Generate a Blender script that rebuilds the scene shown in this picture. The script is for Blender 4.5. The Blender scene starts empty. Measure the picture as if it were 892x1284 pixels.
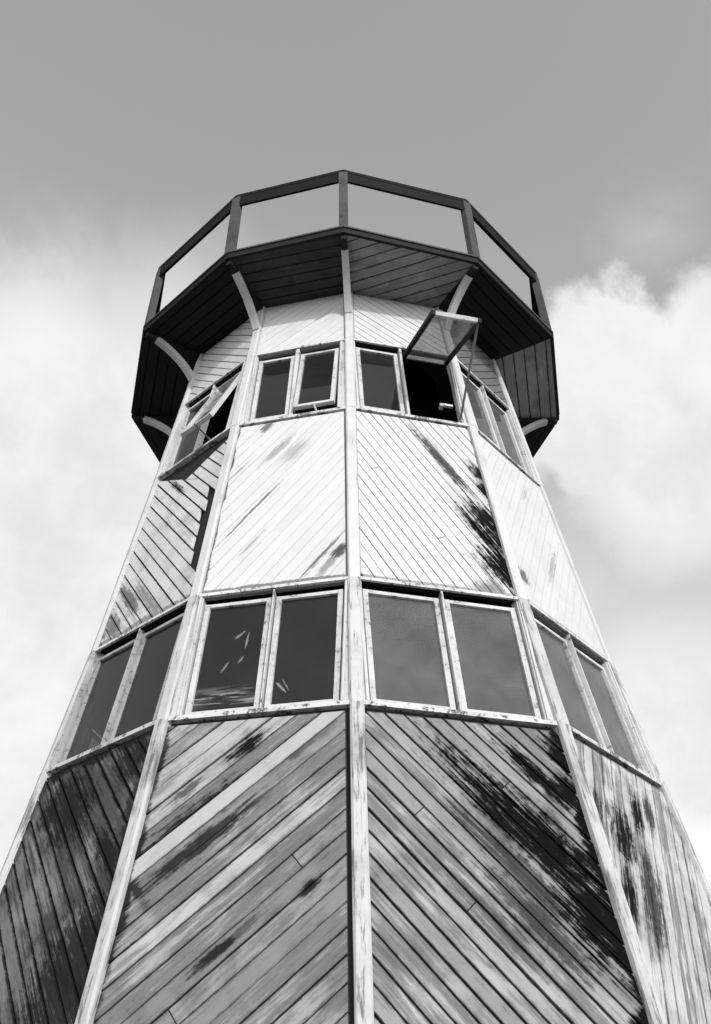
import bpy, math, random
from mathutils import Vector, Matrix
random.seed(11)
R = math.radians
scene = bpy.context.scene
col = scene.collection

# ------------------------------------------------------------------ camera
EYE = 1.6                                   # eye height above the ground
FOC, PITCH, ROLL, YAW, DIST = 0.847895, 0.686043, -0.0247985, -0.0479626, 7.24047
PPX, PPY = -0.0420797, -0.0135828           # optical axis off the centre of the print
PW, PH = 892.0, 1284.0                      # size of the photograph, for turning pixels into rays
_right0 = Vector((math.cos(YAW), -math.sin(YAW), 0)); _fh = Vector((math.sin(YAW), math.cos(YAW), 0))
FWD = _fh*math.cos(PITCH) + Vector((0, 0, math.sin(PITCH)))
_up0 = _fh*-math.sin(PITCH) + Vector((0, 0, math.cos(PITCH)))
RGT = _right0*math.cos(ROLL) - _up0*math.sin(ROLL)
UPV = _right0*math.sin(ROLL) + _up0*math.cos(ROLL)
CAM = Vector((0, -DIST, EYE))
cd = bpy.data.cameras.new('camera'); cam = bpy.data.objects.new('camera', cd); col.objects.link(cam)
cd.sensor_fit = 'VERTICAL'; cd.sensor_height = 36; cd.sensor_width = 36; cd.lens = FOC*36
cd.shift_x = -PPX; cd.shift_y = PPY; cd.clip_start = .05; cd.clip_end = 9000
m = Matrix.Identity(4)
for i, a in enumerate((RGT, UPV, -FWD)):
    for j in range(3): m[j][i] = a[j]
m.translation = CAM; cam.matrix_world = m
scene.camera = cam

def ray(x, y):
    u = (x/PH - PW/PH/2 - PPX)/FOC; v = (.5 - y/PH + PPY)/FOC
    return FWD + RGT*u + UPV*v

# ------------------------------------------------------------------ world, sun, exposure
SUN_AZ, SUN_EL = 21, 26                     # azimuth seen from the tower, to the right of the photographer
SUN_STRENGTH, SKY_STRENGTH = 2.45, 0.1
scene.view_settings.view_transform = 'Standard'; scene.view_settings.look = 'None'
scene.view_settings.exposure = 0; scene.view_settings.gamma = 1
scene.view_settings.use_curve_mapping = False
SUNV = Vector((math.sin(R(SUN_AZ))*math.cos(R(SUN_EL)), -math.cos(R(SUN_AZ))*math.cos(R(SUN_EL)), math.sin(R(SUN_EL))))
sd = bpy.data.lights.new('sun', 'SUN'); sd.energy = SUN_STRENGTH; sd.angle = R(.6); sd.color = (1, 1, 1)
so = bpy.data.objects.new('sun', sd); col.objects.link(so); so.location = SUNV*60
so.rotation_euler = SUNV.to_track_quat('Z', 'Y').to_euler()

class NT:
    """small helper for building node trees"""
    def __init__(s, tree): s.t = tree; s.n = tree.nodes; s.l = tree.links
    def node(s, kind, **kw):
        n = s.n.new(kind)
        for k, v in kw.items(): setattr(n, k, v)
        return n
    def put(s, sock, v):
        if isinstance(v, bpy.types.NodeSocket): s.l.new(v, sock)
        elif v is not None: sock.default_value = v
    def math(s, op, a, b=None, c=None, clamp=False):
        n = s.node('ShaderNodeMath', operation=op, use_clamp=clamp)
        s.put(n.inputs[0], a); s.put(n.inputs[1], b)
        if c is not None: s.put(n.inputs[2], c)
        return n.outputs[0]
    def vmath(s, op, a, b=None):
        n = s.node('ShaderNodeVectorMath', operation=op)
        s.put(n.inputs[0], a)
        if b is not None: s.put(n.inputs[1], b)
        return n.outputs['Value'] if op in ('DOT_PRODUCT', 'LENGTH', 'DISTANCE') else n.outputs[0]
    def noise(s, vec, scale, detail=4, rough=.6, dist=0):
        n = s.node('ShaderNodeTexNoise'); s.put(n.inputs['Vector'], vec)
        n.inputs['Scale'].default_value = scale; n.inputs['Detail'].default_value = detail
        n.inputs['Roughness'].default_value = rough; n.inputs['Distortion'].default_value = dist
        return n.outputs['Fac']
    def step(s, v, lo, hi, olo=0., ohi=1.):
        n = s.node('ShaderNodeMapRange', interpolation_type='SMOOTHSTEP')
        s.put(n.inputs[0], v); s.put(n.inputs[1], lo); s.put(n.inputs[2], hi); s.put(n.inputs[3], olo); s.put(n.inputs[4], ohi)
        return n.outputs[0]
    def mix(s, f, a, b):
        n = s.node('ShaderNodeMix', data_type='FLOAT'); s.put(n.inputs[0], f); s.put(n.inputs[2], a); s.put(n.inputs[3], b)
        return n.outputs[0]
    def grey(s, v):
        n = s.node('ShaderNodeCombineColor')
        for i in range(3): s.put(n.inputs[i], v)
        return n.outputs[0]
    def sep(s, v):
        n = s.node('ShaderNodeSeparateXYZ'); s.put(n.inputs[0], v); return n.outputs
    def xyz(s, x, y, z=0.):
        n = s.node('ShaderNodeCombineXYZ'); s.put(n.inputs[0], x); s.put(n.inputs[1], y); s.put(n.inputs[2], z); return n.outputs[0]

world = bpy.data.worlds.new('World'); scene.world = world; world.use_nodes = True
world.node_tree.nodes.clear(); W = NT(world.node_tree)
sky = W.node('ShaderNodeTexSky', sky_type='NISHITA', sun_disc=False)
sky.sun_elevation = R(SUN_EL); sky.sun_rotation = R(180 - SUN_AZ); sky.dust_density = .6; sky.air_density = 1.0
sc_ = W.node('ShaderNodeSeparateColor'); W.l.new(sky.outputs[0], sc_.inputs[0])
lum = W.math('ADD', W.math('MULTIPLY', sc_.outputs[0], .35), W.math('ADD', W.math('MULTIPLY', sc_.outputs[1], .5), W.math('MULTIPLY', sc_.outputs[2], .15)))
tc = W.node('ShaderNodeTexCoord'); dirv = tc.outputs['Generated']
dz = W.sep(dirv)[2]
n1 = W.noise(dirv, 2.6, 8, .55, .25)
n2 = W.noise(W.vmath('ADD', dirv, (3.1, 1.7, 5.2)), 8, 10, .62, .15)
CLOUDS = [((110, 620), .28, .14), ((40, 465), .15, .09), ((778, 486), .125, .022), ((700, 500), .09, .03), ((835, 610), .10, .06), ((900, 465), .12, .03), ((815, 295), .035, .08), ((100, 900), .30, .12), ((850, 920), .12, .08)]
SKY_GAIN, CLOUD_V = 3.8, 9.1
cover = W.math('MULTIPLY', W.step(dz, .25, .75, 1., 0.), W.step(n1, .48, .62))        # broken cloud, thicker low down, all round
cover = W.math('MULTIPLY', cover, .55)
for (px, py), rad, soft in CLOUDS:
    d = ray(px, py).normalized()
    dist = W.vmath('DISTANCE', dirv, tuple(d))
    dist = W.math('ADD', dist, W.math('MULTIPLY', W.math('SUBTRACT', n2, .5), .16))
    dist = W.math('ADD', dist, W.math('MULTIPLY', W.math('SUBTRACT', n1, .5), .16))
    cover = W.math('MAXIMUM', cover, W.step(dist, rad + soft*.55, rad - soft, 0., .45 if rad < .05 else 1.))
cloudv = W.math('MULTIPLY', W.step(n2, .3, .7, .88, 1.04), CLOUD_V)
val = W.mix(W.math('MULTIPLY', cover, .95), W.math('MULTIPLY', lum, SKY_GAIN), cloudv)
bg = W.node('ShaderNodeBackground'); W.l.new(W.grey(val), bg.inputs[0]); bg.inputs[1].default_value = SKY_STRENGTH
wo = W.node('ShaderNodeOutputWorld'); W.l.new(bg.outputs[0], wo.inputs[0])

# ------------------------------------------------------------------ materials
MATS = {}
def newmat(name):
    mt = bpy.data.materials.new(name); mt.use_nodes = True; mt.node_tree.nodes.clear()
    t = NT(mt.node_tree); b = t.node('ShaderNodeBsdfPrincipled'); o = t.node('ShaderNodeOutputMaterial')
    t.l.new(b.outputs[0], o.inputs[0]); MATS[name] = mt
    return mt, t, b
def uvn(t, name):
    n = t.node('ShaderNodeUVMap'); n.uv_map = name; return n.outputs[0]
def bump(t, b, h, strength, dist):
    n = t.node('ShaderNodeBump'); n.inputs['Strength'].default_value = strength; n.inputs['Distance'].default_value = dist
    t.l.new(h, n.inputs['Height']); t.l.new(n.outputs[0], b.inputs['Normal'])

def plank_mat(name, paint, bare, wear, tone=.12, spots=(), edges=(), dirt=.25, mould=.018, rough=.8, grime=.5):
    """painted boards: paint worn to bare grey wood along the grain, black mould where listed.
    spots: (s, t, half length, half width, amount) in board coordinates; edges: (side, reach, amount)"""
    mt, t, b = newmat(name)
    g = uvn(t, 'grain'); bc = uvn(t, 'board')
    gs = t.sep(g); bs = t.sep(bc)
    st = t.xyz(t.math('MULTIPLY', gs[0], 1.), t.math('MULTIPLY', gs[1], 9.))
    fine = t.noise(t.xyz(t.math('MULTIPLY', gs[0], 5.), t.math('MULTIPLY', gs[1], 90.)), 1., 5, .65)
    streak = t.noise(st, 2.4, 7, .66, .3)
    blot = t.noise(bc, 3.2, 6, .62, .3)
    fleck = t.noise(t.xyz(t.math('MULTIPLY', gs[0], 9.), t.math('MULTIPLY', gs[1], 38.)), 1.6, 6, .7)
    oi = t.node('ShaderNodeObjectInfo').outputs['Random']
    # worn paint
    worn = t.noise(t.xyz(t.math('MULTIPLY', gs[0], 1.5), t.math('MULTIPLY', gs[1], 22.)), 1.8, 8, .7, .25)
    wv = t.math('ADD', t.math('MULTIPLY', streak, .35), t.math('ADD', t.math('MULTIPLY', blot, .25), t.math('MULTIPLY', worn, .4)))
    wv = t.math('ADD', wv, t.math('MULTIPLY', t.math('SUBTRACT', oi, .5), .16))
    wm = t.step(wv, .60 - wear*.3, .73 - wear*.3)
    pv = t.math('MULTIPLY', paint, t.math('ADD', 1 - tone/2, t.math('MULTIPLY', oi, tone)))
    pv = t.math('MULTIPLY', pv, t.math('SUBTRACT', 1., t.math('MULTIPLY', t.step(blot, .42, .75), dirt)))
    bv = t.math('MULTIPLY', bare, t.math('ADD', .55, t.math('MULTIPLY', fine, .9)))
    bv = t.math('MULTIPLY', bv, t.math('ADD', .75, t.math('MULTIPLY', oi, .5)))
    v = t.mix(wm, pv, bv)
    v = t.math('MULTIPLY', v, t.math('ADD', .9, t.math('MULTIPLY', fine, .2)))
    crack = t.noise(t.xyz(t.math('MULTIPLY', gs[0], 2.2), t.math('MULTIPLY', gs[1], 120.)), 1., 4, .6)
    v = t.math('MULTIPLY', v, t.step(crack, .60, .72, 1., 1-grime*.8))
    ac = t.sep(uvn(t, 'across'))[0]; ed = t.math('MULTIPLY', t.math('ABSOLUTE', t.math('SUBTRACT', ac, .5)), 2.)
    ed = t.math('ADD', ed, t.math('MULTIPLY', t.math('SUBTRACT', fleck, .5), .9))
    v = t.math('MULTIPLY', v, t.step(ed, .78, 1.05, 1., 1-grime))
    spk = t.noise(bc, 38, 5, .7, .2)
    v = t.math('MULTIPLY', v, t.step(t.math('ADD', t.math('MULTIPLY', spk, .6), t.math('MULTIPLY', blot, .4)), .58, .70, 1., 1-grime*.9))
    # mould
    feather = t.noise(t.xyz(t.math('MULTIPLY', gs[0], 1.6), t.math('MULTIPLY', gs[1], 34.)), 1.5, 6, .62, .2)
    iso = t.noise(bc, 16, 7, .68, .3)
    nz = t.math('ADD', t.math('MULTIPLY', t.math('SUBTRACT', feather, .5), 2.3), t.math('MULTIPLY', t.math('SUBTRACT', fleck, .5), 1.6))
    nz = t.math('ADD', nz, t.math('MULTIPLY', t.math('SUBTRACT', iso, .5), 1.5))
    nz = t.math('ADD', nz, t.math('MULTIPLY', t.step(crack, .54, .68), .55))
    mk = None
    for (s0, t0, a, w, amt) in spots:
        dx = t.math('DIVIDE', t.math('SUBTRACT', bs[0], s0), a); dy = t.math('DIVIDE', t.math('SUBTRACT', bs[1], t0), w)
        d = t.math('SQRT', t.math('ADD', t.math('MULTIPLY', dx, dx), t.math('MULTIPLY', dy, dy)))
        d = t.math('ADD', d, nz)
        q = t.math('ADD', t.step(d, 1.65, .55, 0., amt*.5), t.step(d, 1.12, .62, 0., amt*.5))
        mk = q if mk is None else t.math('MAXIMUM', mk, q)
    for (side, reach, amt) in edges:
        uvmap, k = {'right': ('side', 0), 'left': ('side', 1), 'top': ('ends', 0), 'bottom': ('ends', 1)}[side]
        d = t.math('DIVIDE', t.math('SUBTRACT', t.sep(uvn(t, uvmap))[k], .045), reach)
        d = t.math('ADD', d, t.math('ADD', t.math('MULTIPLY', t.math('SUBTRACT', blot, .5), 3.2), t.math('MULTIPLY', nz, .5)))
        q = t.step(d, .9, .3, 0., amt)
        mk = q if mk is None else t.math('MAXIMUM', mk, q)
    if mk is not None: v = t.mix(mk, v, t.math('MULTIPLY', mould*.5, t.math('ADD', .3, t.math('MULTIPLY', fleck, 1.6)))); t.put(b.inputs['Specular IOR Level'], t.math('SUBTRACT', .25, t.math('MULTIPLY', mk, .24)))
    t.l.new(t.grey(v), b.inputs['Base Color'])
    b.inputs['Roughness'].default_value = rough
    if mk is None: b.inputs['Specular IOR Level'].default_value = .25
    h = t.math('ADD', t.math('MULTIPLY', fine, .5), t.math('MULTIPLY', t.math('SUBTRACT', 1., wm), .6))
    bump(t, b, h, .45, .004)
    return mt

def trim_mat(name, paint, bare, wear, zstretch=1., rough=.7, dirt=.3):
    """painted timber away from the boards: posts, frames, sills"""
    mt, t, b = newmat(name)
    tc = t.node('ShaderNodeTexCoord').outputs['Object']
    mp = t.node('ShaderNodeMapping'); mp.inputs['Scale'].default_value = (1, 1, zstretch); t.l.new(tc, mp.inputs[0])
    a = t.noise(mp.outputs[0], 20, 8, .72, .4); f = t.noise(mp.outputs[0], 70, 5, .7); c = t.noise(tc, 2.3, 5, .6)
    oi = t.node('ShaderNodeObjectInfo').outputs['Random']
    wm = t.step(t.math('ADD', t.math('MULTIPLY', a, .55), t.math('ADD', t.math('MULTIPLY', f, .25), t.math('MULTIPLY', c, .2))), .66 - wear*.28, .73 - wear*.28)
    pv = t.math('MULTIPLY', paint, t.math('ADD', .93, t.math('MULTIPLY', oi, .12)))
    pv = t.math('MULTIPLY', pv, t.math('SUBTRACT', 1., t.math('MULTIPLY', t.step(c, .4, .75), dirt)))
    bv = t.math('MULTIPLY', bare, t.math('ADD', .5, f))
    t.l.new(t.grey(t.mix(wm, pv, bv)), b.inputs['Base Color']); b.inputs['Roughness'].default_value = rough
    b.inputs['Specular IOR Level'].default_value = .3 if paint > .3 else .1
    bump(t, b, t.math('SUBTRACT', t.math('MULTIPLY', f, .5), t.math('MULTIPLY', wm, .6)), .4, .004)
    return mt

def flat_mat(name, v, rough=.8, var=.3, scale=8):
    mt, t, b = newmat(name)
    n = t.noise(t.node('ShaderNodeTexCoord').outputs['Object'], scale, 5, .6)
    t.l.new(t.grey(t.math('MULTIPLY', v, t.math('ADD', 1 - var/2, t.math('MULTIPLY', n, var)))), b.inputs['Base Color'])
    b.inputs['Roughness'].default_value = rough
    b.inputs['Specular IOR Level'].default_value = .03 if v < .05 else .3
    return mt

def glass_mat(name, dust_sheen, smear_low=0., flecks=(), clear=.5):
    """thin window glass: see-through, mirror-like at grazing angles, with dust, thicker where it stands in for sky reflection, and old paint smears on it"""
    mt, t, b = newmat(name)
    uv = uvn(t, 'board'); us = t.sep(uv)
    n = t.noise(uv, 3., 6, .65, .4)
    stroke = t.noise(t.xyz(t.math('MULTIPLY', us[0], 2.), t.math('MULTIPLY', us[1], 26.)), 1.7, 5, .65, .5)
    dv = t.math('MULTIPLY', dust_sheen, t.step(n, .2, .8, .6, 1.5))
    if smear_low:
        low = t.math('MULTIPLY', t.step(us[1], .02, .06), t.step(us[1], .2, .13))
        dv = t.math('ADD', dv, t.math('MULTIPLY', t.math('MULTIPLY', low, t.step(stroke, .46, .62)), smear_low))
    for (x0, y0, x1, y1, wd, amt) in flecks:
        L = math.hypot(x1-x0, y1-y0); ca, sa = (x1-x0)/L, (y1-y0)/L
        dx, dy = t.math('SUBTRACT', us[0], (x0+x1)/2), t.math('SUBTRACT', us[1], (y0+y1)/2)
        e1 = t.math('DIVIDE', t.math('ADD', t.math('MULTIPLY', dx, ca), t.math('MULTIPLY', dy, sa)), L/2)
        e2 = t.math('DIVIDE', t.math('SUBTRACT', t.math('MULTIPLY', dy, ca), t.math('MULTIPLY', dx, sa)), wd/2)
        d = t.math('ADD', t.math('ADD', t.math('MULTIPLY', e1, e1), t.math('MULTIPLY', e2, e2)), t.math('MULTIPLY', t.math('SUBTRACT', t.noise(uv, 45, 5, .75), .5), 4.))
        dv = t.math('ADD', dv, t.step(d, 1.1, .5, 0., amt))
    b.inputs['Base Color'].default_value = (.62, .62, .62, 1); b.inputs['Roughness'].default_value = .9
    tr = t.node('ShaderNodeBsdfTransparent'); tr.inputs[0].default_value = (clear, clear, clear, 1)
    gl = t.node('ShaderNodeBsdfGlossy'); gl.inputs['Roughness'].default_value = .02
    lw = t.node('ShaderNodeLayerWeight').outputs['Facing']
    fr_ = t.math('ADD', .042, t.math('MULTIPLY', .958, t.math('POWER', lw, 5.)))
    m1 = t.node('ShaderNodeMixShader'); t.l.new(fr_, m1.inputs[0]); t.l.new(tr.outputs[0], m1.inputs[1]); t.l.new(gl.outputs[0], m1.inputs[2])
    m2 = t.node('ShaderNodeMixShader'); t.l.new(t.math('MINIMUM', dv, .9), m2.inputs[0]); t.l.new(m1.outputs[0], m2.inputs[1]); t.l.new(b.outputs[0], m2.inputs[2])
    out = [n for n in t.n if n.type == 'OUTPUT_MATERIAL'][0]; t.l.new(m2.outputs[0], out.inputs[0])
    return mt

trim_mat('post', .47, .13, .56, .12, dirt=.45)
trim_mat('post_upper', .53, .17, .38, .12, dirt=.25)
trim_mat('frame', .51, .1, .44, .35)
trim_mat('frame_worn', .32, .1, .5, .35)
trim_mat('sill', .54, .05, .54, 1.)
trim_mat('bracket', .5, .2, .4, .6)
trim_mat('rail', .01, .028, .3, 1., dirt=.2)
trim_mat('rail_pale', .075, .04, .45, .4)
trim_mat('fascia', .02, .07, .3, 1.)
trim_mat('stile_shade', .03, .02, .3, 1.)
flat_mat('backing', .03, .9); flat_mat('backing_pale', .3, .9)
flat_mat('interior', .03, .9); flat_mat('metal', .12, .45); flat_mat('metal_pale', .7, .4)
flat_mat('deck', .12, .9)

# ------------------------------------------------------------------ object helpers
def link(o, parent=None, mw=None):
    col.objects.link(o)
    if parent: o.parent = parent
    if mw is not None: o.matrix_local = mw
    return o
def mesh(name, verts, faces, mat, uvs=None):
    me = bpy.data.meshes.new(name); me.from_pydata([tuple(v) for v in verts], [], faces)
    if uvs:
        for k, fn in uvs.items():
            lay = me.uv_layers.new(name=k)
            for lp in me.loops: lay.data[lp.index].uv = fn(lp.vertex_index)
    me.materials.append(MATS[mat] if isinstance(mat, str) else mat); me.update()
    return me
def obj(name, verts, faces, mat, parent=None, mw=None, uvs=None, label=None):
    o = bpy.data.objects.new(name, mesh(name, verts, faces, mat, uvs)); link(o, parent, mw)
    if label: o['label'] = label
    return o
class MB:
    def __init__(s): s.v = []; s.f = []
    def hexa(s, p):                        # 8 points: 0-3 one side, 4-7 the other, same order
        b = len(s.v); s.v += [Vector(q) for q in p]
        c = sum((Vector(q) for q in p), Vector())/8
        for f in ((3, 2, 1, 0), (4, 5, 6, 7), (0, 1, 5, 4), (1, 2, 6, 5), (2, 3, 7, 6), (3, 0, 4, 7)):
            P = [Vector(p[i]) for i in f]; n = (P[1]-P[0]).cross(P[2]-P[0])
            f = f if n.dot(sum(P, Vector())/4 - c) >= 0 else f[::-1]
            s.f.append(tuple(b+i for i in f))
        return s
    def box(s, lo, hi):
        (a, b, c), (d, e, f) = lo, hi
        return s.hexa([(a, b, c), (d, b, c), (d, e, c), (a, e, c), (a, b, f), (d, b, f), (d, e, f), (a, e, f)])
    def prism(s, poly, z0, z1, cham=0.):   # poly in xy, counter-clockwise; outer face at z1 drawn in by cham
        b = len(s.v); n = len(poly)
        P = [Vector((q[0], q[1])) for q in poly]; c = sum(P, Vector((0, 0)))/n
        if cham:
            I = []
            for i in range(n):
                e1 = (P[i]-P[i-1]).normalized(); e2 = (P[(i+1) % n]-P[i]).normalized()
                n1 = Vector((-e1.y, e1.x)); n2 = Vector((-e2.y, e2.x)); k = max(.35, 1+n1.dot(n2))
                I.append(P[i] + (n1+n2)*(cham/k))
            s.v += [Vector((q.x, q.y, z0)) for q in P] + [Vector((q.x, q.y, z1-cham)) for q in P] + [Vector((q.x, q.y, z1)) for q in I]
            rows = 3
        else:
            s.v += [Vector((q.x, q.y, z0)) for q in P] + [Vector((q.x, q.y, z1)) for q in P]; rows = 2
        for r in range(rows-1):
            for i in range(n):
                j = (i+1) % n; s.f.append((b+r*n+i, b+r*n+j, b+(r+1)*n+j, b+(r+1)*n+i))
        s.f.append(tuple(b+(rows-1)*n+i for i in range(n))); s.f.append(tuple(b+i for i in reversed(range(n))))
        return s
    def tube(s, a, c, r, n=8):
        a = Vector(a); c = Vector(c); d = (c-a).normalized(); x = d.orthogonal().normalized(); y = d.cross(x); b = len(s.v)
        for q in (a, c):
            for i in range(n): s.v.append(q + (x*math.cos(2*math.pi*i/n) + y*math.sin(2*math.pi*i/n))*r)
        for i in range(n): s.f.append((b+i, b+(i+1) % n, b+n+(i+1) % n, b+n+i))
        s.f.append(tuple(b+i for i in reversed(range(n)))); s.f.append(tuple(b+n+i for i in range(n)))
        return s
    def build(s, name, mat, parent=None, mw=None, label=None, uvs=None): return obj(name, s.v, s.f, mat, parent, mw, uvs, label)

def clip(poly, a, b, c):                   # keep a*x+b*y <= c
    out = []
    for i in range(len(poly)):
        p, q = poly[i-1], poly[i]; dp, dq = a*p[0]+b*p[1]-c, a*q[0]+b*q[1]-c
        if (dp <= 0) != (dq <= 0):
            k = dp/(dp-dq); out.append((p[0]+(q[0]-p[0])*k, p[1]+(q[1]-p[1])*k))
        if dq <= 0: out.append(q)
    return out
def area(p): return .5*sum(p[i-1][0]*p[i][1]-p[i][0]*p[i-1][1] for i in range(len(p)))
def tidy(p):
    q = []
    for a in p:
        if not q or math.dist(a, q[-1]) > .004: q.append(a)
    if len(q) > 1 and math.dist(q[0], q[-1]) < .004: q.pop()
    return q

class Frame:
    """plane of a wall face from its four corners (bottom left, bottom right, top right, top left)"""
    def __init__(s, BL, BR, TR, TL):
        s.o = BL; s.u = (BR-BL).normalized(); s.n = s.u.cross(TL-BL).normalized(); s.v = s.n.cross(s.u)
        s.poly = [s.to(q) for q in (BL, BR, TR, TL)]
        s.m = Matrix.Identity(4)
        for i, a in enumerate((s.u, s.v, s.n)):
            for j in range(3): s.m[j][i] = a[j]
        s.m.translation = BL
    def to(s, P): d = P-s.o; return (d.dot(s.u), d.dot(s.v))
    def at(s, u, v, n=0.): return s.o + s.u*u + s.v*v + s.n*n
    def px(s, x, y):
        d = ray(x, y); k = (s.o-CAM).dot(s.n)/d.dot(s.n); return s.to(CAM+d*k)

# ------------------------------------------------------------------ the tower's skeleton: rings of a twelve-sided taper
RING = {'base': (3.150, -EYE), 'sill1': (2.5, 2.340), 'head1': (2.3350, 3.3425), 'sill2': (2.0712, 5.2513), 'head2': (1.9308, 6.2932),
        'top': (1.8270, 7.128), 'deck': (2.4932, 7.1365), 'rail': (2.4824, 8.2606)}
PHI = .019862
DAZ = {-60: .021007, -30: .023965, 0: .007444, 30: .012025, 60: .018442}
DRR = {-60: .004786, -30: -.007646, 0: -.016995, 30: .016035, 60: .003248}
GAZ = {-60: .016608, -30: .034315, 0: -.018416, 30: .007655, 60: .012882}
def corner(ring, a, dr=0.):
    r, z = RING[ring]; a = (a+180) % 360-180; t = R(a)+PHI
    if ring in ('deck', 'rail'): t += GAZ.get(a, 0)
    else: t += DAZ.get(a, 0); r *= 1+DRR.get(a, 0)
    r += dr
    return Vector((r*math.sin(t), -r*math.cos(t), z+EYE))
FACES = [a for a in range(-180, 180, 30)]
FRONT = (-60, -30, 0, 30)                   # left corner of each face in view
tower = bpy.data.objects.new('lookout_tower', None); link(tower)
tower['label'] = 'tall twelve-sided tapering timber tower with weathered boards, window bands and railed gallery'
tower['category'] = 'tower'

# ------------------------------------------------------------------ ground
gm, gt, gb = newmat('ground')
gc = gt.node('ShaderNodeTexCoord').outputs['Object']
gv = gt.math('MULTIPLY', gt.step(gt.noise(gc, .35, 8, .65), .3, .7, .10, .18), gt.math('ADD', .6, gt.math('MULTIPLY', gt.noise(gc, 9, 6, .7), .8)))
gt.l.new(gt.grey(gv), gb.inputs['Base Color']); gb.inputs['Roughness'].default_value = .95
bump(gt, gb, gt.noise(gc, 14, 6, .7), .6, .05)
G = []; GF = []; K = 48; rad = [0, 4, 9, 20, 60, 250, 1200, 5000]
for r in rad[1:]:
    for i in range(K): G.append((r*math.cos(2*math.pi*i/K), r*math.sin(2*math.pi*i/K), .0))
G.append((0, 0, 0)); c0 = len(G)-1
for i in range(K): GF.append((c0, i, (i+1) % K))
for r in range(len(rad)-2):
    for i in range(K): j = (i+1) % K; GF.append((r*K+i, (r+1)*K+i, (r+1)*K+j, r*K+j))
ground = obj('ground', G, GF, 'ground'); ground['kind'] = 'structure'

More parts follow.
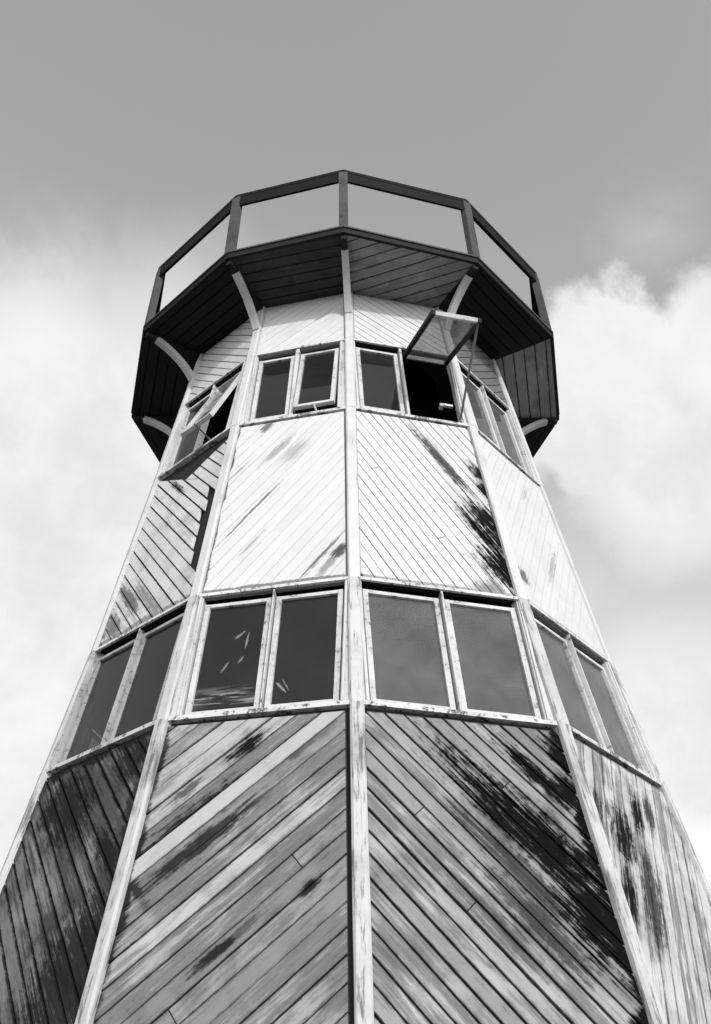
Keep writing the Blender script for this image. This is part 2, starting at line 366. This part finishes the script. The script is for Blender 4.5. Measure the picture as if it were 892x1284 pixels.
# ------------------------------------------------------------------ boarded walls
def wall(frame, name, mat, ang, width, gap, margins, backing='backing', separate=True, thick=.02, warp=.0015, notch=None, lift=0., special=(), butt=0., wedge=None, vmin=None, label=None, jitter=.0):
    """one face of boards at angle ang (degrees from the sill); margins left, right, bottom, top"""
    P = frame.poly; fr = frame
    pan = MB().prism(P, -.055, -.03).build(name, backing, tower, fr.m, label)
    ml, mr, mb, mt_ = margins
    def edge(i):
        a, b = Vector(P[i]), Vector(P[(i+1) % 4]); d = (b-a).normalized(); n = Vector((d.y, -d.x)); return n, n.dot(a)
    E = [edge(i) for i in range(4)]          # bottom, right, top, left: outward normals
    inner = list(P)
    for (n, c), mg in zip(E, (mb, mr, mt_, ml)): inner = clip(inner, n.x, n.y, c-mg)
    ca, sa = math.cos(R(ang)), math.sin(R(ang))
    ts = [-x*sa+y*ca for x, y in inner]; t0 = min(ts)
    k = math.floor(t0/width); joined = MB(); UV = {'board': [], 'grain': [], 'side': [], 'ends': [], 'across': []}; cnt = 0
    todo = []
    while k*width < max(ts):
        lo, hi = k*width+gap/2, (k+1)*width-gap/2
        lo += random.uniform(-jitter, jitter); hi += random.uniform(-jitter, jitter)
        poly = clip(clip(inner, -sa, ca, hi), sa, -ca, -lo)
        k += 1
        if len(poly) < 3: continue
        if notch:
            v0, v1, dep = notch
            right = max(poly, key=lambda q: q[0])
            if v0 < right[1] < v1:
                n, c = E[1]; poly = clip(poly, n.x, n.y, c-mr-dep*random.uniform(.75, 1.1))
        pieces = [poly]
        ss = [x*ca+y*sa for x, y in poly]
        if butt and max(ss)-min(ss) > .8 and random.random() < butt:
            cut = random.uniform(min(ss)+.3, max(ss)-.3); pieces = [clip(poly, ca, sa, cut-.0025), clip(poly, -ca, -sa, -cut-.0025)]
        if wedge:                            # boards left out between two lines meeting at a point, baring the backing
            (x0, y0), (x1, y1), (x2, y2) = wedge; out = []
            h1 = (y0-y1, x1-x0); c1 = h1[0]*x1+h1[1]*y1; h2 = (y1-y2, x2-x1); c2 = h2[0]*x1+h2[1]*y1
            for q in pieces:
                rem = clip(clip(q, -h1[0], -h1[1], -c1), -h2[0], -h2[1], -c2)
                if len(rem) < 3 or area(rem) < 1e-4: out.append(q)
                else: out += [clip(q, h1[0], h1[1], c1), clip(clip(q, -h1[0], -h1[1], -c1), h2[0], h2[1], c2)]
            pieces = out
        todo += [(tidy(q), lo, hi) for q in pieces if len(q) > 2]
    for poly, lo, hi in todo:
        if len(poly) < 3 or area(poly) < .0006: continue
        cx, cy = sum(q[0] for q in poly)/len(poly), sum(q[1] for q in poly)/len(poly)
        one = MB().prism([(q[0]-cx, q[1]-cy) for q in poly], -thick, random.uniform(-warp, warp)+lift, .0022)
        ro, so_ = random.uniform(0, 40), random.uniform(0, 9)
        tilt = random.uniform(-warp, warp)*1.2
        for v in one.v: v.z += v.x*ca*tilt*.4 + v.y*sa*tilt*.4
        def uvs(vs):
            d = {'board': [], 'grain': [], 'side': [], 'ends': [], 'across': []}
            for v in vs:
                x, y = v.x+cx, v.y+cy; s, t_ = x*ca+y*sa, -x*sa+y*ca
                d['across'].append(((t_-lo)/(hi-lo), 0)); d['board'].append((s, t_)); d['grain'].append((s+ro, t_+so_))
                d['side'].append((E[1][1]-E[1][0].dot((x, y)), E[3][1]-E[3][0].dot((x, y))))
                d['ends'].append((E[2][1]-E[2][0].dot((x, y)), E[0][1]-E[0][0].dot((x, y))))
            return d
        d = uvs(one.v)
        top = max(q[1] for q in poly)
        if separate and (vmin is None or top > vmin):
            pm = mat; lab = None
            for (q, m2, l2) in special:
                qt = -q[0]*sa+q[1]*ca
                if lo-gap <= qt < hi+gap: pm = m2; lab = l2
            o = one.build('plank', pm, pan, Matrix.Translation((cx, cy, 0)), lab, {kk: (lambda i, L=L: L[i]) for kk, L in d.items()})
            cnt += 1
        else:
            b = len(joined.v); joined.v += [v+Vector((cx, cy, 0)) for v in one.v]; joined.f += [tuple(b+i for i in f) for f in one.f]
            for kk in UV: UV[kk] += d[kk]
    if joined.v:
        o = joined.build('plank_cladding', mat, pan, None, None, {kk: (lambda i, L=L: L[i]) for kk, L in UV.items()}); o['kind'] = 'stuff'
    global PLANKS
    PLANKS += cnt
    return pan
PLANKS = 0
def tier(lo, hi, a): return Frame(corner(lo, a), corner(lo, a+30), corner(hi, a+30), corner(hi, a))
def spot(fr, ang, p1, p2, width, amt=1.):
    """mould streak between two points of the photograph, laid along the boards of its wall"""
    ca, sa = math.cos(R(ang)), math.sin(R(ang))
    (x1, y1), (x2, y2) = fr.px(*p1), fr.px(*p2)
    s1, t1, s2, t2 = x1*ca+y1*sa, -x1*sa+y1*ca, x2*ca+y2*sa, -x2*sa+y2*ca
    return ((s1+s2)/2, (t1+t2)/2, max(abs(s1-s2)/2, .03), width*.62+abs(t1-t2)/3, amt)

# lower walls: bare grey boards with old paint, black with mould on the right front
F = {a: tier('base', 'sill1', a) for a in FACES}
AL = {-60: -45, -30: 40, 0: -47, 30: 62}
lowS = {
 -60: [spot(F[-60], AL[-60], p, q, w, s) for p, q, w, s in (((70, 985), (110, 1040), .3, .9), ((120, 1040), (150, 1110), .12, .9), ((60, 1180), (130, 1280), .7, .9), ((150, 940), (185, 960), .2, .9), ((180, 1000), (150, 1150), .16, .8), ((62, 1000), (64, 1040), .2, .9))],
 -30: [spot(F[-30], AL[-30], p, q, w, s) for p, q, w, s in (((285, 950), (335, 918), .075, 1.), ((185, 1075), (300, 975), .1, .95), ((175, 1115), (330, 1000), .06, .9), ((215, 1010), (250, 975), .05, .8), ((235, 1224), (300, 1170), .05, .95), ((375, 1125), (402, 1098), .05, .95), ((385, 925), (425, 905), .05, .5), ((165, 1090), (175, 1140), .06, .9), ((355, 960), (400, 920), .03, .6), ((240, 1224), (330, 1140), .03, .6))],
 0: [spot(F[0], AL[0], p, q, w, s) for p, q, w, s in (((548, 925), (800, 1190), .15, 1.), ((590, 970), (790, 1150), .2, 1.), ((618, 915), (735, 1035), .07, 1.), ((700, 1080), (820, 1235), .3, 1.), ((560, 1010), (760, 1190), .1, .8), ((600, 1090), (760, 1230), .1, .75), ((540, 1080), (700, 1230), .06, .55), ((690, 915), (725, 985), .06, 1.), ((700, 960), (730, 1030), .06, 1.), ((470, 1180), (510, 1224), .03, .3))],
 30: [spot(F[30], AL[30], p, q, w, s) for p, q, w, s in (((775, 1010), (790, 1090), .17, 1.), ((800, 1000), (797, 1040), .07, 1.), ((816, 1005), (812, 1040), .05, .9), ((785, 1080), (795, 1160), .11, 1.), ((745, 985), (755, 1040), .08, .85), ((822, 1080), (815, 1180), .09, .9), ((760, 1000), (765, 1030), .03, .8))],
}
plank_mat('low_left_side', .21, .05, .62, .6, lowS[-60], [('top', .10, .95), ('right', .12, .8), ('left', .1, .6)], .5, .02, grime=.92)
plank_mat('low_left', .28, .12, .56, .75, lowS[-30], [('left', .06, .95), ('right', .012, .9), ('top', .012, .6)], .35, .018, grime=.6)
plank_mat('low_right', .31, .13, .52, .6, lowS[0], [('right', .09, 1.), ('top', .012, .7)], .35, .012, grime=.6)
plank_mat('low_right_side', .50, .15, .5, .22, lowS[30], [('left', .04, .6), ('top', .02, .7)], .35, .02, grime=.6)
plank_mat('low_clean', .39, .24, .36, .05, (), [('left', .02, .8)], .2, .02, grime=.45)
plank_mat('low_pale', .37, .17, .42, .2, lowS[-30], [('left', .05, .9)], .25, .02, grime=.5)
plank_mat('low_plain', .5, .3, .8, .25, (), [('top', .05, .8)], .4, .02)
for a in FACES:
    if a in FRONT:
        i = FRONT.index(a)
        vis = F[a].poly[3][1]-2.35
        wall(F[a], 'wall_panel', ('low_left_side', 'low_left', 'low_right', 'low_right_side')[i], AL[a], (.105, .098, .088, .1)[i], (.014, .006, .011, .003)[i],
             ((.05, .05, 0, .052), (.05, .075, 0, .046), (.047, .047, 0, .046), (.05, .05, 0, .046))[i], vmin=vis, warp=.003, jitter=.003, butt=.22,
             special=[(F[a].px(290, 1003), 'low_clean', 'clean pale board among weathered grey ones')]
             + [(F[a].px(*q), 'low_pale', None) for q in ((225, 925), (222, 955), (230, 985), (255, 935), (330, 1055))] if a == -30 else (),
             label=('dark weathered boards sloping down to the right, below the lower windows', 'grey boards rising to the right with one pale clean board, below the lower windows',
                    'chevron boards blackened with mould beside the corner post', 'pale peeling boards with dark vertical streaks')[i])
    else:
        wall(F[a], 'wall_panel', 'low_plain', 45 if (a//30) % 2 else -45, .1, .006, (.05, .05, 0, .04), separate=False, warp=.003)

# middle walls: white paint
F = {a: tier('head1', 'sill2', a) for a in FACES}
AM = {-60: -48, -30: 54, 0: -61, 30: 57}
midS = {
 -60: [spot(F[-60], AM[-60], p, q, w, s) for p, q, w, s in (((150, 735), (175, 770), .10, .75), ((130, 770), (150, 800), .12, .7), ((215, 607), (232, 617), .04, .9), ((170, 735), (205, 775), .05, .6), ((125, 790), (130, 803), .1, .8))],
 -30: [spot(F[-30], AM[-30], p, q, w, s) for p, q, w, s in (((278, 680), (350, 605), .012, .75), ((325, 580), (372, 548), .012, .45), ((325, 540), (345, 530), .03, .8), ((380, 725), (430, 665), .012, .7), ((420, 700), (432, 680), .06, .9), ((395, 722), (430, 690), .03, .55), ((300, 700), (330, 665), .01, .4), ((280, 610), (310, 580), .012, .5), ((365, 585), (372, 550), .02, .35))],
 0: [spot(F[0], AM[0], p, q, w, s) for p, q, w, s in (((515, 540), (600, 625), .035, .9), ((590, 580), (612, 610), .06, 1.), ((570, 638), (640, 700), .035, 1.), ((595, 625), (625, 680), .13, 1.), ((600, 655), (630, 700), .09, 1.), ((615, 680), (645, 745), .13, 1.), ((600, 600), (618, 632), .05, 1.), ((612, 640), (634, 690), .10, 1.), ((630, 705), (648, 745), .12, 1.), ((622, 660), (640, 710), .08, 1.), ((525, 545), (560, 575), .05, .35), ((580, 735), (650, 742), .05, .6), ((560, 600), (610, 660), .04, .25))],
 30: [spot(F[30], AM[30], p, q, w, s) for p, q, w, s in (((652, 710), (662, 735), .06, .8), ((660, 750), (675, 770), .06, .7), ((685, 725), (700, 700), .012, .4), ((655, 625), (662, 615), .02, .25))],
}
plank_mat('mid_left_side', .58, .34, .3, .16, midS[-60], [('bottom', .05, .6)], .35, .03, grime=0.45)
plank_mat('mid_left', .55, .6, .12, .04, midS[-30], [('left', .022, .85), ('bottom', .016, .7)], .05, .05, grime=0.1)
plank_mat('mid_right', .52, .55, .12, .08, midS[0], [('right', .016, .8), ('bottom', .01, .5)], .1, .015, grime=0.16)
plank_mat('mid_right_side', .53, .6, .15, .03, midS[30], [('left', .012, .5), ('bottom', .012, .4)], .1, .05, grime=0.12)
plank_mat('mid_plain', .72, .5, .3, .1, (), [('bottom', .05, .6)], .25, .03)
for a in FACES:
    if a in FRONT:
        i = FRONT.index(a)
        wall(F[a], 'wall_panel', ('mid_left_side', 'mid_left', 'mid_right', 'mid_right_side')[i], AM[a], (.094, .084, .074, .09)[i], (.011, .0012, .005, .0012)[i],
             ((.05, .05, .022, .046), (.05, .06, .022, .03), (.047, .047, .022, .03), (.05, .05, .022, .034))[i], ('backing', 'backing_pale', 'backing', 'backing_pale')[i],
             warp=(.003, .0006, .001, .0005)[i], butt=(.15, .0, .12, 0)[i], jitter=(.002, 0, .001, 0)[i], notch=(.2, 1.02, .15) if a == -60 else None,  # left side boards end short at the right, baring the dark backing
             wedge=(F[a].px(198, 604), F[a].px(234, 601), F[a].px(284, 552)) if a == -60 else None,
             label=('grey-white boards with open joints and short ends at the corner post', 'white painted boards with a few thin dark streaks',
                    'white boards with fine joints and black mould along the right post', 'smooth bright white boards')[i])
    else:
        wall(F[a], 'wall_panel', 'mid_plain', 50 if (a//30) % 2 else -50, .09, .004, (.05, .05, .04, .04), separate=False)

# top walls, under the gallery
F = {a: tier('head2', 'top', a) for a in FACES}
AT = {-60: -42, -30: 42, 0: -40, 30: 42}
plank_mat('top_left_side', .50, .4, .2, .1, (), (), .2, grime=0.25); plank_mat('top_left', .55, .6, .1, .04, (), (), .08, grime=0.1)
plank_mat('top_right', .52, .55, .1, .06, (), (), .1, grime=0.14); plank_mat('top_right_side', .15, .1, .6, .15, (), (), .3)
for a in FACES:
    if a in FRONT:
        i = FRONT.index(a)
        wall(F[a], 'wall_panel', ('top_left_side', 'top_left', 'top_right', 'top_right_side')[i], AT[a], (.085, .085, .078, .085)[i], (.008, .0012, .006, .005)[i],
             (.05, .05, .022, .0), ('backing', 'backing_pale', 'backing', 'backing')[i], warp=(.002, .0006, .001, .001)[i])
    else:
        wall(F[a], 'wall_panel', 'mid_plain', 45 if (a//30) % 2 else -45, .09, .004, (.05, .05, .04, .0), separate=False)

# ------------------------------------------------------------------ corner posts
def post(a, lo, hi, mat, wid=.086, out=.016, e0=.0, e1=.0):
    A, B = corner(lo, a), corner(hi, a); d = (B-A).normalized(); A = A-d*e0; B = B+d*e1
    t = Vector((A.x, A.y, 0)).normalized(); tang = Vector((-t.y, t.x, 0)); rad_ = tang.cross(d).normalized()
    if rad_.dot(t) < 0: rad_ = -rad_
    mb = MB(); w = wid/2
    sec = [(-w, -.075), (w, -.075), (w, out-.012), (w*.72, out), (-w*.72, out), (-w, out-.012)]
    L = (B-A).length
    mw = Matrix.Identity(4)
    for i, ax in enumerate((tang, rad_, d)):
        for j in range(3): mw[j][i] = ax[j]
    mw.translation = A
    n = len(sec); N = max(2, int(L/.35)); V = []; Fc = []
    for k in range(N+1):
        for (x, y) in sec: V.append((x+random.uniform(-.0012, .0012), y+random.uniform(-.001, .001), L*k/N))
    for k in range(N):
        for i in range(n): Fc.append((k*n+i, k*n+(i+1) % n, (k+1)*n+(i+1) % n, (k+1)*n+i))
    Fc.append(tuple(reversed(range(n)))); Fc.append(tuple(N*n+i for i in range(n)))
    if tang.cross(rad_).dot(d) < 0: Fc = [tuple(reversed(f)) for f in Fc]
    return obj('corner_post', V, Fc, mat, tower, mw)
for a in FACES:
    post(a, 'base', 'sill1', 'post', .088, .024, e1=-.002); post(a, 'sill1', 'head1', 'post', .09, .02)
    post(a, 'head1', 'sill2', 'post_upper', e0=-.002, e1=-.002); post(a, 'sill2', 'top', 'post_upper', .086, .018)

# ------------------------------------------------------------------ window bands
def edge_u(fr, v, side):                    # where the sloping side of the face lies at height v
    P = fr.poly; (x0, y0), (x1, y1) = (P[0], P[3]) if side == 'l' else (P[1], P[2])
    return x0+(x1-x0)*(v-y0)/(y1-y0)
def window(fr, panes, v0, v1, glass, mats=('frame', 'sill'), opened=(0, 0), proud=.0, ledge=.014, label=None):
    """panes: u ranges of the two glass panes; v0..v1 height of the glass; opened: degrees each sash is swung out"""
    H = fr.poly[3][1]; fm, sm = mats; sw = .036; gp = .012          # width of the sash members
    top = H-.014; bot = .022
    (a0, a1), (b0, b1) = panes
    w = bpy.data.objects.new('window', None); link(w, tower, fr.m)
    if label: w['label'] = label
    for side, ue, sg in (('l', a0-sw-gp, 1), ('r', b1+sw+gp, -1)):
        q = [(edge_u(fr, bot, side)+sg*.04, bot), (ue, bot), (ue, top), (edge_u(fr, top, side)+sg*.04, top)]
        if sg < 0: q = [(ue, bot), (edge_u(fr, bot, side)-.04, bot), (edge_u(fr, top, side)-.04, top), (ue, top)]
        MB().prism(q, -.07, -.002+proud, .002).build('jamb', fm, w)
        bead = [(ue-sg*.026, bot), (ue-sg*.008, bot), (ue-sg*.008, top), (ue-sg*.026, top)]
        if sg < 0: bead = [bead[1], bead[0], bead[3], bead[2]]
        MB().prism(bead, -.03, .014+proud, .003).build('bead', fm, w)
    m0, m1 = a1+sw+gp, b0-sw-gp
    MB().prism([(m0, bot), (m1, bot), (m1, top), (m0, top)], -.06, .006+proud, .003).build('mullion', fm, w)
    l0, l1 = edge_u(fr, 0, 'l')+.042, edge_u(fr, 0, 'r')-.042
    MB().hexa([(l0, -.012, -.028), (l1, -.012, -.028), (l1, .024, -.028), (l0, .024, -.028), (l0, -.012, ledge), (l1, -.012, ledge), (l1, .018, ledge), (l0, .018, ledge)]).build('sill', sm, w)
    h0, h1 = edge_u(fr, H, 'l')+.042, edge_u(fr, H, 'r')-.042
    MB().hexa([(h0, H-.008, -.006), (h1, H-.008, -.006), (h1, H+.018, -.006), (h0, H+.018, -.006), (h0, H-.008, .012), (h1, H-.008, .012), (h1, H+.018, .012), (h0, H+.018, .012)]).build('head_trim', sm, w)
    for k, (u0, u1) in enumerate(((a0, a1), (b0, b1))):
        s0, s1, y0, y1 = u0-sw, u1+sw, v0-sw*.9, v1+sw*.8
        hinge = (.0, y1, -.02); op = R(opened[k])
        mw = Matrix.Translation(hinge) @ Matrix.Rotation(-op, 4, 'X')
        def L(x, y, z): return (x, y-y1, z+.02)
        sb = MB(); th0, th1 = -.065, -.026; split = []
        for lo, hi in (((s0, y0), (u0, y1)), ((u1, y0), (s1, y1)), ((u0, y0), (u1, v0)), ((u0, v1), (u1, y1))):
            sb.box(L(lo[0], lo[1], th0), L(hi[0], hi[1], th1 if hi[0]-lo[0] < .1 else th1-.002))
        sash = sb.build('sash', fm, w, mw)
        if opened[k] > 30:                   # stiles coloured dark to stand in for their shade seen from below
            sash.data.materials.append(MATS['stile_shade'])
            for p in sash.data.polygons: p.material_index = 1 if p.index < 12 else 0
        pb = MB().box(L(u0-.004, v0-.004, -.052), L(u1+.004, v1+.004, -.048))
        pane = pb.build('pane', glass[k], w, mw, None, {'board': (lambda i, b=pb, u0=u0, y1=y1, v0=v0: (b.v[i].x-u0, b.v[i].y+y1-v0))})
        if opened[k] > 30: sash['label'] = 'sash propped wide open on a long stay'; pane['label'] = 'glass of the wide open sash'
        elif opened[k] > 3: sash['label'] = 'sash standing ajar'
        if opened[k] > 30:                   # long stay from the sash's free corner down to the sill
            e = mw @ Vector(L(s1-.02, y0+.02, -.02)); MB().tube(e, (s1-.01, .05, .015), .011).build('stay', 'metal', w)
            MB().box((u0+.28, .36, -.10), (u0+.40, .385, -.075)).box((u0+.28, .34, -.12), (u0+.31, .365, -.07)).build('latch', 'metal_pale', w)
            MB().box((u1-.12, .07, -.09), (u1-.02, .10, -.06)).box((u1-.17, .07, -.09), (u1-.155, .12, -.06)).build('catch', 'metal_pale', w)
        elif opened[k] > 3:
            e = mw @ Vector(L((u0+u1)/2, y0, -.02)); MB().tube(e, ((u0+u1)/2+.02, .03, -.02), .008).build('stay', 'metal_pale' if opened[k] < 8 else 'metal', w)
    return w
F = {a: tier('sill1', 'head1', a) for a in FACES}
def flecks(a, u0, v0, L):
    out = []
    for p, q, wd, amt in L:
        (x0, y0), (x1, y1) = F[a].px(*p), F[a].px(*q); out.append((x0-u0, y0-v0, x1-u0, y1-v0, wd, amt))
    return out
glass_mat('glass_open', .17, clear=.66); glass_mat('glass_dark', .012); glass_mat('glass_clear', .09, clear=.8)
glass_mat('glass_low_left', .012, .25, flecks(-30, .165, .065, [((291, 797), (306, 785), .018, .24), ((305, 808), (310, 787), .016, .22), ((295, 827), (303, 817), .016, .18), ((273, 839), (285, 824), .014, .2)]))
glass_mat('glass_fleck', .014, 0., flecks(-30, .685, .065, [((344, 850), (357, 863), .018, .24), ((352, 846), (360, 860), .012, .14)]))
glass_mat('glass_grey', .095); glass_mat('glass_side', .11); glass_mat('glass_top', .02); glass_mat('glass_top_side', .08)  # grey and side panes: thicker film stands in for brighter sky reflected there
P1 = {-60: ((.14, .595), (.70, 1.15)), -30: ((.165, .58), (.685, 1.085)), 0: ((.13, .597), (.708, 1.152)), 30: ((.13, .597), (.70, 1.15))}
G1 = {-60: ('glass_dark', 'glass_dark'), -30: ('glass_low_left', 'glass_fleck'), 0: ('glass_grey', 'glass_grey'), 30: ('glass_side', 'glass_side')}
L1 = {-60: 'lower window pair with dark panes and peeling frames', -30: 'lower window pair with a scrubbed smear on one pane', 0: 'lower window pair with grey panes', 30: 'lower window pair with pale reflecting panes'}
for a in FACES:
    window(F[a], P1.get(a, ((.14, .595), (.70, 1.15))), .065, .925, G1.get(a, ('glass_dark', 'glass_dark')), ('frame_worn' if a == -60 else 'frame', 'sill'), label=L1.get(a))
F = {a: tier('sill2', 'head2', a) for a in FACES}
P2 = {-60: ((.13, .46), (.57, .90)), -30: ((.155, .432), (.565, .855)), 0: ((.13, .455), (.575, .945)), 30: ((.13, .47), (.58, .92))}
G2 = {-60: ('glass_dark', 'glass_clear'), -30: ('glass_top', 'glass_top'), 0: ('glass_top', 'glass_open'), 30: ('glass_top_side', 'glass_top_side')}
O2 = {-60: (0, 14), -30: (0, 5), 0: (0, 59)}
L2 = {-60: 'upper window pair with one sash ajar', -30: 'upper window pair with one sash slightly lifted', 0: 'upper window pair with one sash propped wide open', 30: 'upper window pair, both closed, on a bright wall'}
for a in FACES:
    window(F[a], P2.get(a, ((.13, .47), (.57, .92))), .10, .955, G2.get(a, ('glass_dark', 'glass_dark')), ('frame', 'sill'), O2.get(a, (0, 0)), ledge=.02 if a == -60 else .014, label=L2.get(a))

# ------------------------------------------------------------------ floors inside
def ringpoly(ring, inset, z):
    return [corner(ring, a, -inset)*1. for a in FACES], z
for ring, dz_ in (('sill1', -.12), ('head1', .3), ('sill2', -.12)):
    pts = [corner(ring, a, -.10) for a in FACES]; z = RING[ring][1]+EYE+dz_
    MB().prism([(q.x, q.y) for q in pts], z-.05, z).build('floor', 'interior', tower)

cp = [Vector((1.15*math.sin(R(a)), -1.15*math.cos(R(a)), 0)) for a in FACES]
MB().prism([(q.x, q.y) for q in cp], .0, RING['deck'][1]+EYE+.05).build('daylight_block', 'interior', tower)  # unseen dark core, added to stop daylight showing through from the back windows

# ------------------------------------------------------------------ gallery
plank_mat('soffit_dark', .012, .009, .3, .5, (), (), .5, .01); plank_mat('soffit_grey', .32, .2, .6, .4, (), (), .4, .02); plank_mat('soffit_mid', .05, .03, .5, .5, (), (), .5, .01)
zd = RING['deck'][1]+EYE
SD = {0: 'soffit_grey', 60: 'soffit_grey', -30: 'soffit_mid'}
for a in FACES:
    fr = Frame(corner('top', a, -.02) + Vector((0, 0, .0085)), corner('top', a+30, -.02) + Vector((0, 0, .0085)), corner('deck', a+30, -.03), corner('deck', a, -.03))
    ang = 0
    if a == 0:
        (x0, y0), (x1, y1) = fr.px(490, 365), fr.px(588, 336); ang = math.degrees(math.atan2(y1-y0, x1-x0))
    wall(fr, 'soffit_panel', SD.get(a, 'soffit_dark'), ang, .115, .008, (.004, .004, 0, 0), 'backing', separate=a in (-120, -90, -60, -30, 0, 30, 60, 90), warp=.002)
V = [corner('deck', a, -.028) for a in FACES]
MB().prism([(q.x, q.y) for q in V], zd+.058, zd+.088).build('deck', 'deck', tower)
for a in FACES:                              # edge of the gallery
    A, B = corner('deck', a), corner('deck', a+30); n = ((A+B)/2); n.z = 0; n.normalize(); u = (B-A).normalized()
    A, B = A+u*.001, B-u*.001
    up = Vector((0, 0, 1))
    MB().hexa([A-n*.026, B-n*.026, B-n*.026+up*.07, A-n*.026+up*.07, A, B, B+up*.07, A+up*.07]).build('fascia_board', 'fascia', tower)
    MB().hexa([A-n*.01+up*.071, B-n*.01+up*.071, B-n*.01+up*.092, A-n*.01+up*.092, A+n*.014+up*.071, B+n*.014+up*.071, B+n*.014+up*.092, A+n*.014+up*.092]).build('deck_nosing', 'rail_pale', tower)
for a in FACES:                              # rail posts and top rails
    A, B = corner('deck', a, -.035), corner('rail', a, -.035); A = A+Vector((0, 0, .09)); B = B-Vector((0, 0, .05))
    t = Vector((A.x, A.y, 0)).normalized(); s = Vector((-t.y, t.x, 0)); w, d = .045, .035
    MB().hexa([A-s*w-t*d, A+s*w-t*d, A+s*w+t*d, A-s*w+t*d, B-s*w-t*d, B+s*w-t*d, B+s*w+t*d, B-s*w+t*d]).build('rail_post', 'rail_pale', tower)
    A, B = corner('rail', a), corner('rail', a+30); n = (A+B)/2; n.z = 0; n.normalize(); up = Vector((0, 0, 1)); u = (B-A).normalized()
    A0, B0 = corner('rail', a, -.001), corner('rail', a+30, -.001)
    q = A+u*.002, B-u*.002
    tr = MB().hexa([q[0]-n*.09-up*.045, q[1]-n*.09-up*.045, q[1]-n*.09, q[0]-n*.09, q[0]-up*.045, q[1]-up*.045, q[1], q[0]]).build('top_rail', 'rail', tower)
    e = .03
    MB().hexa([A-n*.028+u*e-up*.2, B-n*.028-u*e-up*.2, B-n*.028-u*e-up*.047, A-n*.028+u*e-up*.047,
               A-n*.004+u*e-up*.2, B-n*.004-u*e-up*.2, B-n*.004-u*e-up*.047, A-n*.004+u*e-up*.047]).build('rail_board', 'rail', tr)
for a in [q for q in FACES if q != 60]:      # curved knee brackets under the gallery; one corner has lost its own
    T = corner('top', a); t = Vector((T.x, T.y, 0)).normalized(); Gd = corner('deck', a)
    t = Vector((Gd.x-T.x, Gd.y-T.y, 0)).normalized(); s = Vector((-t.y, t.x, 0)); up = Vector((0, 0, 1))
    Lr = math.hypot(Gd.x-T.x, Gd.y-T.y)
    base = Vector((T.x, T.y, zd)); mb = MB()
    N = 9; pts = []
    for k in range(N+1):
        q = k/N*math.pi/2
        c_ = .42; pts.append((.055 + (Lr*.68)*((1-math.cos(q))*c_ + k/N*(1-c_)), -.40+.36*(math.sin(q)*c_ + k/N*(1-c_))))
    for k in range(N):
        (r0, z0), (r1, z1) = pts[k], pts[k+1]
        d0 = Vector((pts[k+1][0]-pts[max(k-1, 0)][0], pts[k+1][1]-pts[max(k-1, 0)][1])).normalized(); d1 = Vector((pts[min(k+2, N)][0]-pts[k][0], pts[min(k+2, N)][1]-pts[k][1])).normalized()
        def P(r, z, d, off, w): return base + t*(r-d.y*off) + up*(z+d.x*off) + s*w
        w = .034; h = .028
        mb.hexa([P(r0, z0, d0, -h, -w), P(r0, z0, d0, -h, w), P(r0, z0, d0, h, w), P(r0, z0, d0, h, -w), P(r1, z1, d1, -h, -w), P(r1, z1, d1, -h, w), P(r1, z1, d1, h, w), P(r1, z1, d1, h, -w)])
    br = mb.build('bracket', 'bracket', tower)
    w = .028
    A, B = base+t*.02-up*.055, base+t*(Lr-.035)-up*.055
    MB().hexa([A-s*w, B-s*w, B+s*w, A+s*w, A-s*w+up*.05, B-s*w+up*.05, B+s*w+up*.05, A+s*w+up*.05]).build('joist', 'soffit_joist' if 'soffit_joist' in MATS else 'fascia', br)
print('planks', PLANKS, 'objects', len(bpy.data.objects))
